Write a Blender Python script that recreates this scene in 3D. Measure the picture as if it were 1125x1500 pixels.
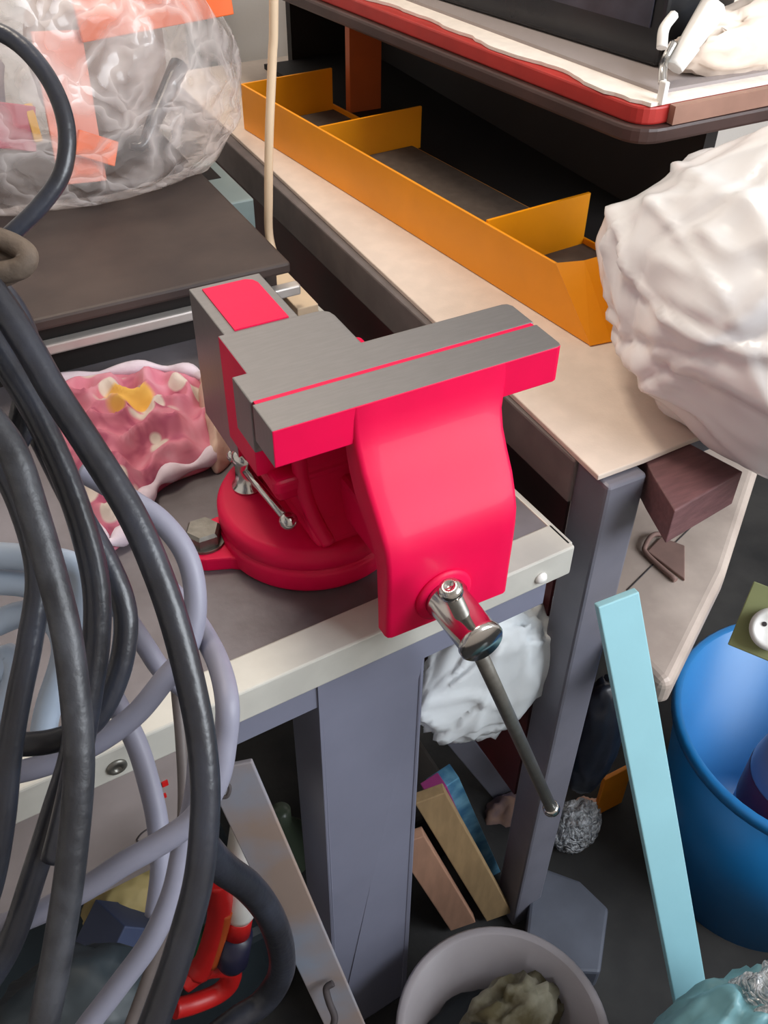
import bpy, bmesh, math, random
from mathutils import Vector, Matrix, noise

random.seed(7)
for o in list(bpy.data.objects):
    bpy.data.objects.remove(o, do_unlink=True)
SC = bpy.context.scene
COL = SC.collection
# ------------------------------------------------------------------ camera
# origin of the place: front left top corner of the vise's front jaw; bench top at ZB, floor at FZ
ZB, FZ = -0.1689, -0.82
cd = bpy.data.cameras.new('camera')
cd.sensor_fit = 'VERTICAL'; cd.sensor_height = 24.0; cd.lens = 24.0 * 1396.6 / 1500.0
cd.clip_start = 0.01
cam = bpy.data.objects.new('camera', cd); COL.objects.link(cam)
YAW, PITCH, ROLL = 0.5007, 0.7235, 0.015
fw = Vector((math.sin(YAW) * math.cos(PITCH), math.cos(YAW) * math.cos(PITCH), -math.sin(PITCH)))
rt = Vector((math.cos(YAW), -math.sin(YAW), 0)); up = rt.cross(fw)
r2 = rt * math.cos(ROLL) + up * math.sin(ROLL); u2 = -rt * math.sin(ROLL) + up * math.cos(ROLL)
cm = Matrix((r2, u2, -fw)).transposed().to_4x4(); cm.translation = Vector((-0.1503, -0.4067, 0.3201))
cam.matrix_world = cm
SC.camera = cam
# ------------------------------------------------------------------ world, lights, exposure
w = bpy.data.worlds.new('daylight'); SC.world = w; w.use_nodes = True
bg = w.node_tree.nodes['Background']; bg.inputs[0].default_value = (0.72, 0.85, 1.0, 1); bg.inputs[1].default_value = 1.0
def area(name, loc, target, size, sy, power, col):
    l = bpy.data.lights.new(name, 'AREA'); l.shape = 'RECTANGLE'; l.size = size; l.size_y = sy; l.energy = power; l.color = col
    o = bpy.data.objects.new(name, l); COL.objects.link(o); o.location = loc
    o.rotation_euler = (Vector(target) - Vector(loc)).to_track_quat('-Z', 'Y').to_euler()
    return o
area('window_daylight', (1.1, -1.30, 0.85), (0.2, 0.0, -0.1), 1.14, 1.14, 52, (0.90, 0.95, 1.0))
area('ceiling_lamp_light', (0.05, 0.65, 1.3), (0.2, 0.6, 0), 0.35, 0.35, 11, (1.0, 0.87, 0.72))
vs = SC.view_settings
vs.view_transform = 'Standard'; vs.look = 'None'; vs.gamma = 1.0; vs.use_curve_mapping = False; vs.exposure = 0.0

# ------------------------------------------------------------------ materials
def lin(c):
    return tuple(((v / 255) / 12.92 if v / 255 <= 0.04045 else ((v / 255 + 0.055) / 1.055) ** 2.4) for v in c) + (1,)
def mat(name, col, rough=0.5, metal=0.0, var=0.12, scale=30, bump=0.0, bscale=120, col2=None, spread=(0.4, 0.65), coat=0.0, stretch=None):
    m = bpy.data.materials.new(name); m.use_nodes = True
    nt = m.node_tree; N = nt.nodes; L = nt.links
    b = N['Principled BSDF']
    b.inputs['Roughness'].default_value = rough; b.inputs['Metallic'].default_value = metal
    b.inputs['Coat Weight'].default_value = coat
    tc = N.new('ShaderNodeTexCoord'); mp = N.new('ShaderNodeMapping')
    if stretch: mp.inputs['Scale'].default_value = stretch
    L.new(tc.outputs['Object'], mp.inputs['Vector'])
    nz = N.new('ShaderNodeTexNoise'); nz.inputs['Scale'].default_value = scale; nz.inputs['Detail'].default_value = 6
    L.new(mp.outputs[0], nz.inputs['Vector'])
    cr = N.new('ShaderNodeValToRGB')
    c = lin(col)
    c2 = lin(col2) if col2 else tuple(v * (1 - var) for v in c[:3]) + (1,)
    cr.color_ramp.elements[0].position = spread[0]; cr.color_ramp.elements[1].position = spread[1]
    cr.color_ramp.elements[0].color = c2; cr.color_ramp.elements[1].color = c
    L.new(nz.outputs['Fac'], cr.inputs['Fac']); L.new(cr.outputs['Color'], b.inputs['Base Color'])
    if bump:
        n2 = N.new('ShaderNodeTexNoise'); n2.inputs['Scale'].default_value = bscale; n2.inputs['Detail'].default_value = 4
        L.new(mp.outputs[0], n2.inputs['Vector'])
        bp = N.new('ShaderNodeBump'); bp.inputs['Strength'].default_value = bump; bp.inputs['Distance'].default_value = 0.004
        L.new(n2.outputs['Fac'], bp.inputs['Height']); L.new(bp.outputs['Normal'], b.inputs['Normal'])
    return m
def plastic_film(name, tint, opacity, rough=0.12, bscale=35, bump=0.7):
    m = bpy.data.materials.new(name); m.use_nodes = True
    nt = m.node_tree; N = nt.nodes; L = nt.links
    b = N['Principled BSDF']; b.inputs['Base Color'].default_value = lin(tint); b.inputs['Roughness'].default_value = rough
    tr = N.new('ShaderNodeBsdfTransparent'); mx = N.new('ShaderNodeMixShader')
    tc = N.new('ShaderNodeTexCoord'); nz = N.new('ShaderNodeTexVoronoi'); nz.feature = 'DISTANCE_TO_EDGE'; nz.inputs['Scale'].default_value = bscale
    wn_ = N.new('ShaderNodeTexNoise'); wn_.inputs['Scale'].default_value = bscale * 0.5; wn_.inputs['Detail'].default_value = 3
    ad = N.new('ShaderNodeMix'); ad.data_type = 'VECTOR'; ad.inputs[0].default_value = 0.12
    L.new(tc.outputs['Object'], wn_.inputs['Vector']); L.new(tc.outputs['Object'], ad.inputs[4]); L.new(wn_.outputs['Color'], ad.inputs[5]); L.new(ad.outputs[1], nz.inputs['Vector'])
    bp = N.new('ShaderNodeBump'); bp.inputs['Strength'].default_value = bump; bp.inputs['Distance'].default_value = 0.012
    L.new(nz.outputs['Distance'], bp.inputs['Height']); L.new(bp.outputs['Normal'], b.inputs['Normal'])
    mr = N.new('ShaderNodeMapRange'); mr.inputs[1].default_value = 0.0; mr.inputs[2].default_value = 0.22
    mr.inputs[3].default_value = min(1, opacity * 1.9); mr.inputs[4].default_value = opacity * 0.75
    L.new(nz.outputs['Distance'], mr.inputs[0]); L.new(mr.outputs[0], mx.inputs[0])
    L.new(tr.outputs[0], mx.inputs[1]); L.new(b.outputs[0], mx.inputs[2])
    L.new(mx.outputs[0], N['Material Output'].inputs['Surface'])
    return m
RED = mat('red enamel', (224, 0, 70), 0.5, var=0.08, scale=14, bump=0.06, bscale=60, coat=0.03)
RED.node_tree.nodes['Principled BSDF'].inputs['Specular IOR Level'].default_value = 0.28
STEEL = mat('ground steel', (138, 136, 136), 0.42, 0.75, var=0.06, scale=60, bump=0.03, bscale=300, stretch=(1, 8, 1))
CHROME = mat('chrome', (205, 203, 200), 0.16, 1.0, var=0.05)
BOLT = mat('dull steel', (128, 126, 120), 0.42, 0.8, var=0.2, scale=90, bump=0.1)
BTOP = mat('bench grime', (126, 122, 128), 0.45, 0.2, col2=(84, 78, 80), scale=9, bump=0.05, spread=(0.35, 0.7))
BEDGE = mat('bench edge paint', (196, 194, 186), 0.42, 0.1, var=0.12, scale=25, bump=0.03)
BGREY = mat('blue grey paint', (122, 124, 142), 0.45, 0.1, var=0.08, scale=12, bump=0.02)
FGREY = mat('frame grey paint', (120, 119, 130), 0.45, 0.15, var=0.14, scale=18, bump=0.03)
RAILB = mat('dusty rail', (112, 103, 101), 0.7, 0.0, var=0.2, scale=30, bump=0.05)
BOARD = mat('fibreboard', (224, 208, 194), 0.8, var=0.07, scale=50, bump=0.05, bscale=400)
MAROON = mat('maroon wood', (110, 74, 76), 0.6, var=0.25, scale=40, bump=0.08, stretch=(1, 6, 6))
ORANGE = mat('orange enamel', (255, 162, 6), 0.42, var=0.1, scale=10)
TRAYF = mat('tray rubber mat', (92, 80, 72), 0.85, var=0.2, scale=80)
SHELFD = mat('dark shelf', (66, 44, 40), 0.45, var=0.3, scale=20)
SHELFR = mat('red shelf edging', (178, 44, 38), 0.45, var=0.15, scale=30)
LACE = mat('white cloth', (236, 226, 216), 0.85, var=0.08, scale=90, bump=0.1)
GREYSHEET = mat('grey sheet', (158, 148, 146), 0.6, var=0.06, scale=20)
BLACKG = mat('black gloss', (40, 42, 46), 0.25, var=0.3, scale=12)
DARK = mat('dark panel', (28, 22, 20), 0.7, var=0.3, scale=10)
WALL = mat('white plaster', (240, 234, 228), 0.85, var=0.05, scale=8, bump=0.05)
FLOORM = mat('dusty concrete', (52, 51, 50), 0.9, col2=(30, 30, 31), scale=9, bump=0.1)
BAGW = mat('white bag film', (240, 240, 242), 0.25, var=0.03, scale=6, bump=0.12, bscale=14)
CLEAR = plastic_film('clear bag film', (240, 230, 226), 0.28, 0.12, 22, 0.8)
CLEAR2 = plastic_film('clear wrap', (236, 240, 246), 0.6, 0.12, 60, 1.0)
BOARDD = mat('brown black board', (72, 60, 55), 0.6, col2=(52, 42, 40), scale=14, bump=0.03, spread=(0.3, 0.7))
ALU = mat('aluminium strip', (206, 200, 194), 0.35, 0.5, var=0.06)
CABLEK = mat('black rubber', (48, 51, 61), 0.33, col2=(36, 37, 43), scale=30, bump=0.12, bscale=160)
CABLEW = mat('worn black rubber', (60, 62, 68), 0.45, col2=(34, 35, 40), scale=45, bump=0.2, bscale=130)
CABLEG = mat('lavender grey rubber', (132, 132, 148), 0.5, var=0.08, scale=40)
CABLEB = mat('pale blue hose', (172, 186, 204), 0.5, var=0.1, scale=40)
CABLET = mat('taupe cable', (92, 84, 82), 0.5, var=0.15, scale=50)
WIREW = mat('cream wire', (226, 200, 168), 0.5, var=0.06)
TEALP = mat('pale teal paint', (150, 200, 211), 0.55, var=0.05, scale=14, bump=0.03)
BLUEB = mat('blue bucket plastic', (30, 122, 190), 0.35, var=0.08, scale=8)
GREYB = mat('grey bucket plastic', (158, 152, 156), 0.5, var=0.1, scale=12)
LAV = mat('lavender plastic', (132, 132, 164), 0.4, var=0.08)
CRIM = mat('crimson print', (120, 22, 50), 0.5)
WHITEP = mat('white plastic', (232, 230, 226), 0.35, var=0.03)
OLIVE = mat('olive card', (132, 136, 92), 0.7, var=0.1)
TEALBAG = mat('teal sack film', (112, 160, 170), 0.4, var=0.1, scale=20, bump=0.2, bscale=40)
DUSTY = mat('dusty sheet metal', (206, 190, 178), 0.5, 0.1, col2=(172, 156, 146), scale=11, bump=0.05)
RUST = mat('rusty brown', (132, 104, 96), 0.7, var=0.2)
WBAGB = mat('bluish white bag', (240, 246, 250), 0.45, var=0.04, scale=10, bump=0.1, bscale=30)
WOOD1 = mat('tan wood', (166, 138, 100), 0.7, var=0.18, scale=20, stretch=(6, 6, 1))
WOOD2 = mat('pinkish wood', (178, 136, 112), 0.7, var=0.15, scale=20, stretch=(6, 6, 1))
MAGENTA = mat('magenta packet', (160, 62, 124), 0.4)
CYAN = mat('cyan packet', (120, 178, 206), 0.4, col2=(60, 120, 160), scale=40)
STRIPM = mat('stained strip', (138, 146, 162), 0.5, 0.1, col2=(150, 132, 122), scale=6, spread=(0.42, 0.56))
REDP = mat('red plastic', (186, 26, 26), 0.4)
ORBR = mat('orange brown plastic', (170, 72, 26), 0.5)
NAVY = mat('navy plastic', (30, 30, 54), 0.4)
GREEN = mat('green plastic', (20, 110, 80), 0.5)
OLIVEG = mat('olive glass', (84, 96, 80), 0.3)
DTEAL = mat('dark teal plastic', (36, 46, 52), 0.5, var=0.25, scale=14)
BLUEBX = mat('dusty blue card', (50, 60, 88), 0.6, var=0.15)
YELW = mat('dull yellow', (160, 142, 92), 0.7, var=0.2)
ORFOLD = mat('orange folder', (244, 108, 40), 0.5, var=0.05)
SALMON = mat('salmon card', (238, 150, 128), 0.6, var=0.06)
ROSE = mat('rose print', (196, 110, 118), 0.6, col2=(168, 70, 92), scale=25)
GOLD = mat('golden edge', (222, 168, 66), 0.6)
CREAM = mat('cream bag', (240, 222, 206), 0.5, var=0.06, scale=20, bump=0.2, bscale=40)
RAGC = mat('cream rag', (214, 186, 168), 0.85, var=0.12, scale=60, bump=0.2)
HEM = mat('white hem', (222, 208, 220), 0.85, var=0.08, scale=80, bump=0.2)
ORANGEP = mat('orange plastic sheet', (232, 138, 20), 0.5)
TWINE = mat('grey brown twine', (98, 84, 72), 0.8, var=0.25, scale=120, bump=0.3)
TEALM = mat('light teal metal', (146, 162, 160), 0.5, var=0.08)
GRNST = mat('green grey laminate', (100, 118, 108), 0.6, var=0.1)
BLKBAG = mat('black sack film', (26, 30, 40), 0.35, var=0.3, bump=0.2, bscale=30)
DIRT = mat('dirty rag', (150, 146, 128), 0.85, col2=(92, 84, 58), scale=28, bump=0.3, bscale=60)
MARK = mat('dark marker', (60, 54, 56), 0.7)

# ------------------------------------------------------------------ mesh helpers
class MB:
    def __init__(s): s.v = []; s.f = []; s.m = []; s.sm = []
    def add(s, vs, fs, mi=0, smooth=False):
        n = len(s.v); s.v += [tuple(v) for v in vs]
        for f in fs: s.f.append([i + n for i in f]); s.m.append(mi); s.sm.append(smooth)
        return s
    def box(s, x0, x1, y0, y1, z0, z1, mi=0, T=None, fm=None):
        vs = [(x, y, z) for z in (z0, z1) for y in (y0, y1) for x in (x0, x1)]
        if T: vs = [T(v) for v in vs]
        fs = [(0, 2, 3, 1), (4, 5, 7, 6), (0, 1, 5, 4), (2, 6, 7, 3), (0, 4, 6, 2), (1, 3, 7, 5)]  # bottom top front back left right
        for i, f in enumerate(fs): s.add([vs[k] for k in f], [(0, 1, 2, 3)], (fm or {}).get(i, mi))
        return s.weld()
    def weld(s):
        d = {}; nv = []; mp = []
        for v in s.v:
            k = (round(v[0], 6), round(v[1], 6), round(v[2], 6))
            if k not in d: d[k] = len(nv); nv.append(v)
            mp.append(d[k])
        s.v = nv; s.f = [[mp[i] for i in f] for f in s.f]
        return s
    def prism(s, poly, z0, z1, mi=0, T=None, top=None, side=None):
        n = len(poly); vs = [(p[0], p[1], z0) for p in poly] + [(p[0], p[1], z1) for p in poly]
        if T: vs = [T(v) for v in vs]
        fs = [list(range(n - 1, -1, -1)), list(range(n, 2 * n))] + [[i, (i + 1) % n, n + (i + 1) % n, n + i] for i in range(n)]
        k = len(s.f); s.add(vs, fs, mi)
        if top is not None: s.m[k + 1] = top
        return s
    def loft(s, rings, mi=0, smooth=True, caps=True, closed=True):
        n = len(rings[0]); vs = [p for r in rings for p in r]; fs = []
        for i in range(len(rings) - 1):
            for j in range(n if closed else n - 1):
                a, b = i * n + j, i * n + (j + 1) % n
                fs.append((a, b, b + n, a + n))
        s.add(vs, fs, mi, smooth)
        if caps:
            k = len(s.v) - len(vs); m = len(rings) - 1
            s.f.append([k + j for j in range(n - 1, -1, -1)]); s.m.append(mi); s.sm.append(False)
            s.f.append([k + m * n + j for j in range(n)]); s.m.append(mi); s.sm.append(False)
        return s
    def tube(s, pts, r, seg=14, mi=0, sub=8, caps=True, smooth_path=True):
        P = [Vector(p) for p in pts]
        if smooth_path and len(P) > 2:
            Q = []
            E = [P[0] * 2 - P[1]] + P + [P[-1] * 2 - P[-2]]
            for i in range(1, len(E) - 2):
                for k in range(sub):
                    t = k / sub; a, b, c, d = E[i - 1], E[i], E[i + 1], E[i + 2]
                    Q.append(0.5 * ((2 * b) + (c - a) * t + (2 * a - 5 * b + 4 * c - d) * t * t + (3 * b - a - 3 * c + d) * t ** 3))
            Q.append(P[-1]); P = Q
        t0 = (P[1] - P[0]).normalized(); nrm = t0.orthogonal().normalized(); rings = []
        for i, p in enumerate(P):
            t = (P[min(i + 1, len(P) - 1)] - P[max(i - 1, 0)]).normalized()
            nrm = (nrm - t * nrm.dot(t)).normalized(); bn = t.cross(nrm)
            rr = r(i / (len(P) - 1)) if callable(r) else r
            rings.append([p + (nrm * math.cos(2 * math.pi * j / seg) + bn * math.sin(2 * math.pi * j / seg)) * rr for j in range(seg)])
        return s.loft(rings, mi, True, caps)
    def cyl(s, p0, p1, r0, r1=None, seg=24, mi=0):
        r1 = r0 if r1 is None else r1
        p0, p1 = Vector(p0), Vector(p1); t = (p1 - p0).normalized(); n = t.orthogonal().normalized(); b = t.cross(n)
        rg = lambda p, r: [p + (n * math.cos(2 * math.pi * j / seg) + b * math.sin(2 * math.pi * j / seg)) * r for j in range(seg)]
        return s.loft([rg(p0, r0), rg(p1, r1)], mi, True, True)
    def lathe(s, c, prof, seg=48, mi=0, axis=(0, 0, 1), closed=True):
        a = Vector(axis).normalized(); n = Vector((1, 0, 0)) if abs(a.x) < 0.9 else Vector((0, 1, 0))
        n = (n - a * n.dot(a)).normalized(); b = a.cross(n); c = Vector(c)
        rings = [[c + a * h + (n * math.cos(2 * math.pi * j / seg) + b * math.sin(2 * math.pi * j / seg)) * max(r, 1e-5) for j in range(seg)] for r, h in prof]
        return s.loft(rings, mi, True, closed)
    def sphere(s, c, r, mi=0, seg=20, sc=(1, 1, 1)):
        c = Vector(c); n = seg // 2
        rings = [[c + Vector((math.sin(math.pi * i / n) * math.cos(2 * math.pi * j / seg) * r * sc[0], math.sin(math.pi * i / n) * math.sin(2 * math.pi * j / seg) * r * sc[1], -math.cos(math.pi * i / n) * r * sc[2])) for j in range(seg)] for i in range(1, n)]
        return s.loft(rings, mi, True, True)
    def build(s, name, mats, parent=None, bevel=0, bseg=2, solid=0, sub=0):
        me = bpy.data.meshes.new(name)
        org = Vector((0, 0, 0))
        if parent is None:
            xs = [v[0] for v in s.v]; ys = [v[1] for v in s.v]; zs = [v[2] for v in s.v]
            org = Vector(((min(xs) + max(xs)) / 2, (min(ys) + max(ys)) / 2, min(zs)))
        else:
            q = parent; org = Vector((0, 0, 0))
            while q: org = org + q.location; q = q.parent
        me.from_pydata([tuple(Vector(v) - org) for v in s.v], [], s.f)
        for m in (mats if isinstance(mats, (list, tuple)) else [mats]): me.materials.append(m)
        for p, mi, sm in zip(me.polygons, s.m, s.sm): p.material_index = mi; p.use_smooth = sm
        bm = bmesh.new(); bm.from_mesh(me); bmesh.ops.recalc_face_normals(bm, faces=bm.faces); bm.to_mesh(me); bm.free()
        o = bpy.data.objects.new(name, me); COL.objects.link(o)
        if parent: o.parent = parent
        else: o.location = org
        if bevel:
            b = o.modifiers.new('bevel', 'BEVEL'); b.width = bevel; b.segments = bseg; b.limit_method = 'ANGLE'; b.angle_limit = 0.6
        if solid:
            d = o.modifiers.new('solid', 'SOLIDIFY'); d.thickness = solid; d.offset = 0
        if sub:
            d = o.modifiers.new('sub', 'SUBSURF'); d.levels = sub; d.render_levels = sub
        return o
def thing(name, loc, label, cat, group=None):
    o = bpy.data.objects.new(name, None); COL.objects.link(o); o.location = loc; o.empty_display_size = 0.02
    return tag(o, label, cat, group)
def tag(o, label, cat, group=None):
    o['label'] = label; o['category'] = cat
    if group: o['group'] = group
    return o
def struct(o, label=None):
    o['kind'] = 'structure'
    if label: o['label'] = label
    return o
def crumple(c, rad, seed, amp=0.12, freq=3.0, floor=None, sub=5, hard=0.6, top=None, fold=1.0, octs=3):
    bm = bmesh.new(); bmesh.ops.create_icosphere(bm, subdivisions=sub, radius=1.0)
    c = Vector(c); off = Vector((seed * 3.7, seed * 1.3, -seed * 2.1)); vs = []
    for v in bm.verts:
        n = v.co.normalized(); q = n * freq + off
        warp = Vector((noise.noise(q * 0.6), noise.noise(q * 0.6 + Vector((9, 0, 0))), noise.noise(q * 0.6 + Vector((0, 9, 0)))))
        q = q + warp * 0.9 * fold
        d = 0
        a = 1
        for k in range(octs):
            nv = noise.noise(q); d += a * ((1 - abs(nv) * 2) * hard + nv * (1 - hard)); q = q * 2.03 + Vector((3, 1, 2)); a *= 0.45
        s = 1 + amp * (d - 0.6)
        p = c + Vector((n.x * rad[0], n.y * rad[1], n.z * rad[2])) * s
        if floor is not None and p.z < floor: p.z = floor + (p.z - floor) * 0.03
        if top: p = top(p, n)
        vs.append(p)
    fs = [[v.index for v in f.verts] for f in bm.faces]; bm.free()
    return MB().add(vs, fs, 0, True)

def film_bag(c, rad, seed, planes=40, p=40, ripple=0.02, rfreq=5.0, floor=None, sub=6, lo=0.88, hi=1.06, shape=None, creases=0, camp=0.03):
    rnd = random.Random(seed); pls = []
    crs = [(Vector((rnd.gauss(0, 1), rnd.gauss(0, 1), rnd.gauss(0, 1))).normalized(), rnd.uniform(-0.5, 0.5), rnd.uniform(0.05, 0.13), rnd.uniform(0.5, 1.0) * rnd.choice((-1, 1, 1))) for _ in range(creases)]
    while len(pls) < planes:
        v = Vector((rnd.gauss(0, 1), rnd.gauss(0, 1), rnd.gauss(0, 1))).normalized(); pls.append((v, rnd.uniform(lo, hi)))
    bm = bmesh.new(); bmesh.ops.create_icosphere(bm, subdivisions=sub, radius=1.0); vs = []; c = Vector(c)
    off = Vector((seed * 1.7, seed * 0.9, seed * 2.3))
    for v in bm.verts:
        n = v.co.normalized(); acc = 0.0
        for q, d in pls:
            t = n.dot(q)
            if t > 0.3: acc += (t / d) ** p
        r = min(1.25, acc ** (-1.0 / p)) if acc > 0 else 1.2
        q = n * rfreq + off; q = q + 0.8 * Vector((noise.noise(q * 0.7), noise.noise(q * 0.7 + Vector((7, 0, 0))), noise.noise(q * 0.7 + Vector((0, 7, 0)))))
        r += ripple * (1 - 3 * abs(noise.noise(q))) + ripple * 0.4 * noise.noise(q * 2.7)
        for a, o_, w_, k_ in crs:
            t = abs((n + 0.16 * Vector((noise.noise(n * 2.2 + off), noise.noise(n * 2.2 - off), noise.noise(n * 2.2 + a * 5)))).dot(a) - o_) / w_
            if t < 1: r += camp * k_ * (1 - t) ** 1.4 * (0.5 + 0.9 * noise.noise(n * 1.7 + a * 9))
        pt = c + Vector((n.x * rad[0], n.y * rad[1], n.z * rad[2])) * r
        if shape: pt = shape(pt, n)
        if floor is not None and pt.z < floor: pt.z = floor + (pt.z - floor) * 0.03
        vs.append(pt)
    fs = [[v.index for v in f.verts] for f in bm.faces]; bm.free()
    return MB().add(vs, fs, 0, True)

# ================================================================== SETTING
YF = -1.25
struct(MB().box(-1.6, 1.9, YF, 1.28, FZ - 0.05, FZ).build('floor', FLOORM))
struct(MB().box(-1.6, 1.9, 1.28, 1.36, FZ, 1.5).build('wall_back', WALL))
struct(MB().box(-1.66, -1.6, YF, 1.36, FZ, 1.5).build('wall_left', WALL))
struct(MB().box(1.9, 1.96, YF, 1.36, FZ, 1.5).build('wall_right', WALL))
struct(MB().box(-1.66, 1.96, YF - 0.08, 1.36, 1.5, 1.56).build('ceiling', WALL))
wf = MB(); WX0, WX1, WZ0, WZ1 = 0.5, 1.7, 0.25, 1.45
for x0, x1, z0, z1 in ((-1.66, WX0, FZ, 1.5), (WX1, 1.96, FZ, 1.5), (WX0, WX1, FZ, WZ0), (WX0, WX1, WZ1, 1.5)): wf.box(x0, x1, YF - 0.08, YF, z0, z1)
struct(wf.build('wall_front', WALL))
wn = bpy.data.objects.new('window_1', None); COL.objects.link(wn); wn.location = (1.1, YF - 0.04, WZ0); struct(wn, 'open daylight window in the wall behind the camera')
fr = MB()
for x0, x1, z0, z1 in ((WX0, WX0 + 0.03, WZ0, WZ1), (WX1 - 0.03, WX1, WZ0, WZ1), (WX0, WX1, WZ0, WZ0 + 0.03), (WX0, WX1, WZ1 - 0.03, WZ1)): fr.box(x0, x1, YF - 0.06, YF - 0.02, z0, z1)
fr.build('window_frame', WHITEP, wn)
# ceiling lamp
lp = thing('ceiling_lamp', (0.05, 0.65, 1.36), 'white ceiling lamp over the back of the bench', 'lamp')
MB().lathe((0.05, 0.65, 1.36), [(0.0, 0.14), (0.03, 0.14), (0.03, 0.1), (0.16, 0.02), (0.17, 0.02), (0.04, 0.12)], 32).build('lamp_shade', WHITEP, lp)

# ================================================================== WORKBENCH
TH = 0.045; OX, OY = 0.2235, -0.0205
def BT(v):
    return (OX + v[0] * math.cos(TH) - v[1] * math.sin(TH), OY + v[0] * math.sin(TH) + v[1] * math.cos(TH), v[2])
wb = thing('workbench', BT((-0.45, 0.3, FZ)), 'grey steel workbench with grimy top and pale folded front edge', 'workbench')
MB().box(-0.95, -0.002, 0.026, 0.62, ZB - 0.02, ZB, T=BT).build('bench_top', BTOP, wb)
e = MB().box(-0.95, 0, 0, 0.028, ZB - 0.003, ZB + 0.001, T=BT); e.box(-0.95, 0, -0.001, 0.003, ZB - 0.028, ZB + 0.001, T=BT)
e.build('front_edge', BEDGE, wb, bevel=0.0015)
MB().box(-0.004, 0.001, 0.003, 0.62, ZB - 0.028, ZB + 0.001, T=BT).build('side_edge', BEDGE, wb, bevel=0.001)
MB().box(-0.95, -0.018, 0.004, 0.008, ZB - 0.056, ZB - 0.02, T=BT).build('apron', BGREY, wb)
MB().box(-0.022, -0.018, 0.006, 0.6, ZB - 0.056, ZB - 0.02, T=BT).build('apron', BGREY, wb)
MB().box(-0.95, -0.305, 0.003, 0.0055, ZB - 0.15, ZB - 0.027, T=BT).build('front_panel', mat('panel grey', (138, 128, 126), 0.55, var=0.1), wb)
def leg(x0, x1, y0, y1):
    m = MB().box(x0, x1, y0, y0 + 0.004, FZ, ZB - 0.03, T=BT); s = 1 if y1 > y0 else -1
    m.box(x0, x0 + 0.004, y0, y0 + 0.05, FZ, ZB - 0.03, T=BT); m.box(x1 - 0.004, x1, y0, y0 + 0.05, FZ, ZB - 0.03, T=BT)
    return m.build('leg', BGREY, wb, bevel=0.001)
leg(-0.216, -0.128, 0.0025, 0.1); leg(-0.94, -0.86, 0.0025, 0.1); leg(-0.216, -0.128, 0.56, 0.5); leg(-0.94, -0.86, 0.56, 0.5)
def rivet(x, z, r=0.006, m=WHITEP):
    c = BT((x, -0.001, z)); return MB().lathe(c, [(r, 0), (r, 0.0015), (r * 0.7, 0.0035), (0.0, 0.004)], 20, axis=(math.sin(TH), -math.cos(TH), 0)).build('rivet', m, wb)
rivet(-0.030, ZB - 0.017, 0.005, WHITEP)
sc = MB().lathe(BT((-0.356, -0.001, ZB - 0.016)), [(0.0065, 0), (0.0065, 0.001), (0.005, 0.002), (0.0025, 0.002), (0.0025, 0.0008), (0.0, 0.0008)], 20, axis=(math.sin(TH), -math.cos(TH), 0)).build('screw', BOLT, wb)
for (x, z, m_, a, b) in ((-0.332, ZB - 0.062, REDP, 0.004, 0.005), (-0.336, ZB - 0.074, REDP, 0.005, 0.004), (-0.285, ZB - 0.056, GOLD, 0.002, 0.012)):
    MB().box(x, x + a, 0.0018, 0.0032, z, z + b, T=BT).build('paint_speck', m_, wb)
MB().tube([BT((-0.345 + 0.012 * math.cos(t), 0.0028, ZB - 0.108 + 0.008 * math.sin(t))) for t in (0.3, 0.9, 1.5, 2.2, 2.9, 3.4)], 0.0007, 6).build('pencil_mark', MARK, wb)
MB().lathe((0.0716, 0.4069, -0.1689), [(0.009, 0), (0.009, 0.003), (0.0045, 0.003), (0.0045, 0.0005), (0.0, 0.0005)], 20).build('screw', BOLT, wb)

# ================================================================== VISE
W = 0.2; D1, D2, H = 0.0305, 0.0618, 0.0267
vc = (0.058, 0.088, ZB)
vise = thing('bench_vise', vc, 'bright red bench vise with bare steel jaw tops and chrome handle', 'vise')
# swivel base
m = MB().lathe((vc[0], vc[1], ZB), [(0.066, 0), (0.0685, 0.003), (0.0685, 0.017), (0.0665, 0.019), (0.066, 0.0205)], 64)
lug = [(-0.004, 0.121), (-0.022, 0.118), (-0.037, 0.112), (-0.043, 0.1), (-0.040, 0.088), (-0.028, 0.08), (-0.012, 0.074), (0.004, 0.062), (0.02, 0.09)]
m.prism(lug, ZB, ZB + 0.012)
m.build('swivel_base', RED, vise, bevel=0.002)
MB().lathe((vc[0], vc[1], ZB + 0.0205), [(0.066, 0), (0.068, 0.002), (0.068, 0.012), (0.0655, 0.0165), (0.062, 0.0175), (0.0, 0.0175)], 64).build('swivel_plate', RED, vise)
bx, by_ = -0.022, 0.1
bm_ = MB().lathe((bx, by_, ZB + 0.012), [(0.0155, 0), (0.0155, 0.002), (0.0, 0.002)], 24)
bm_.lathe((bx, by_, ZB + 0.014), [(0.0135, 0), (0.0135, 0.008), (0.0115, 0.0105), (0.0, 0.0105)], 6)
for i in range(len(bm_.sm)): bm_.sm[i] = False
bm_.build('hex_bolt', BOLT, vise)
# lock handle on the swivel plate
lk = MB().lathe((0.0195, 0.113, ZB + 0.037), [(0.0115, 0), (0.0115, 0.003), (0.0085, 0.005), (0.0078, 0.02), (0.0095, 0.026), (0.009, 0.031), (0.005, 0.034), (0.0, 0.034)], 24).build('lock_nut', CHROME, vise)
h = MB().cyl((0.016, 0.128, -0.112), (0.0228, 0.046, -0.112), 0.0032, seg=14); h.sphere((0.0228, 0.044, -0.112), 0.0066); h.sphere((0.016, 0.128, -0.112), 0.005)
h.build('lock_lever', CHROME, lk)
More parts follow.
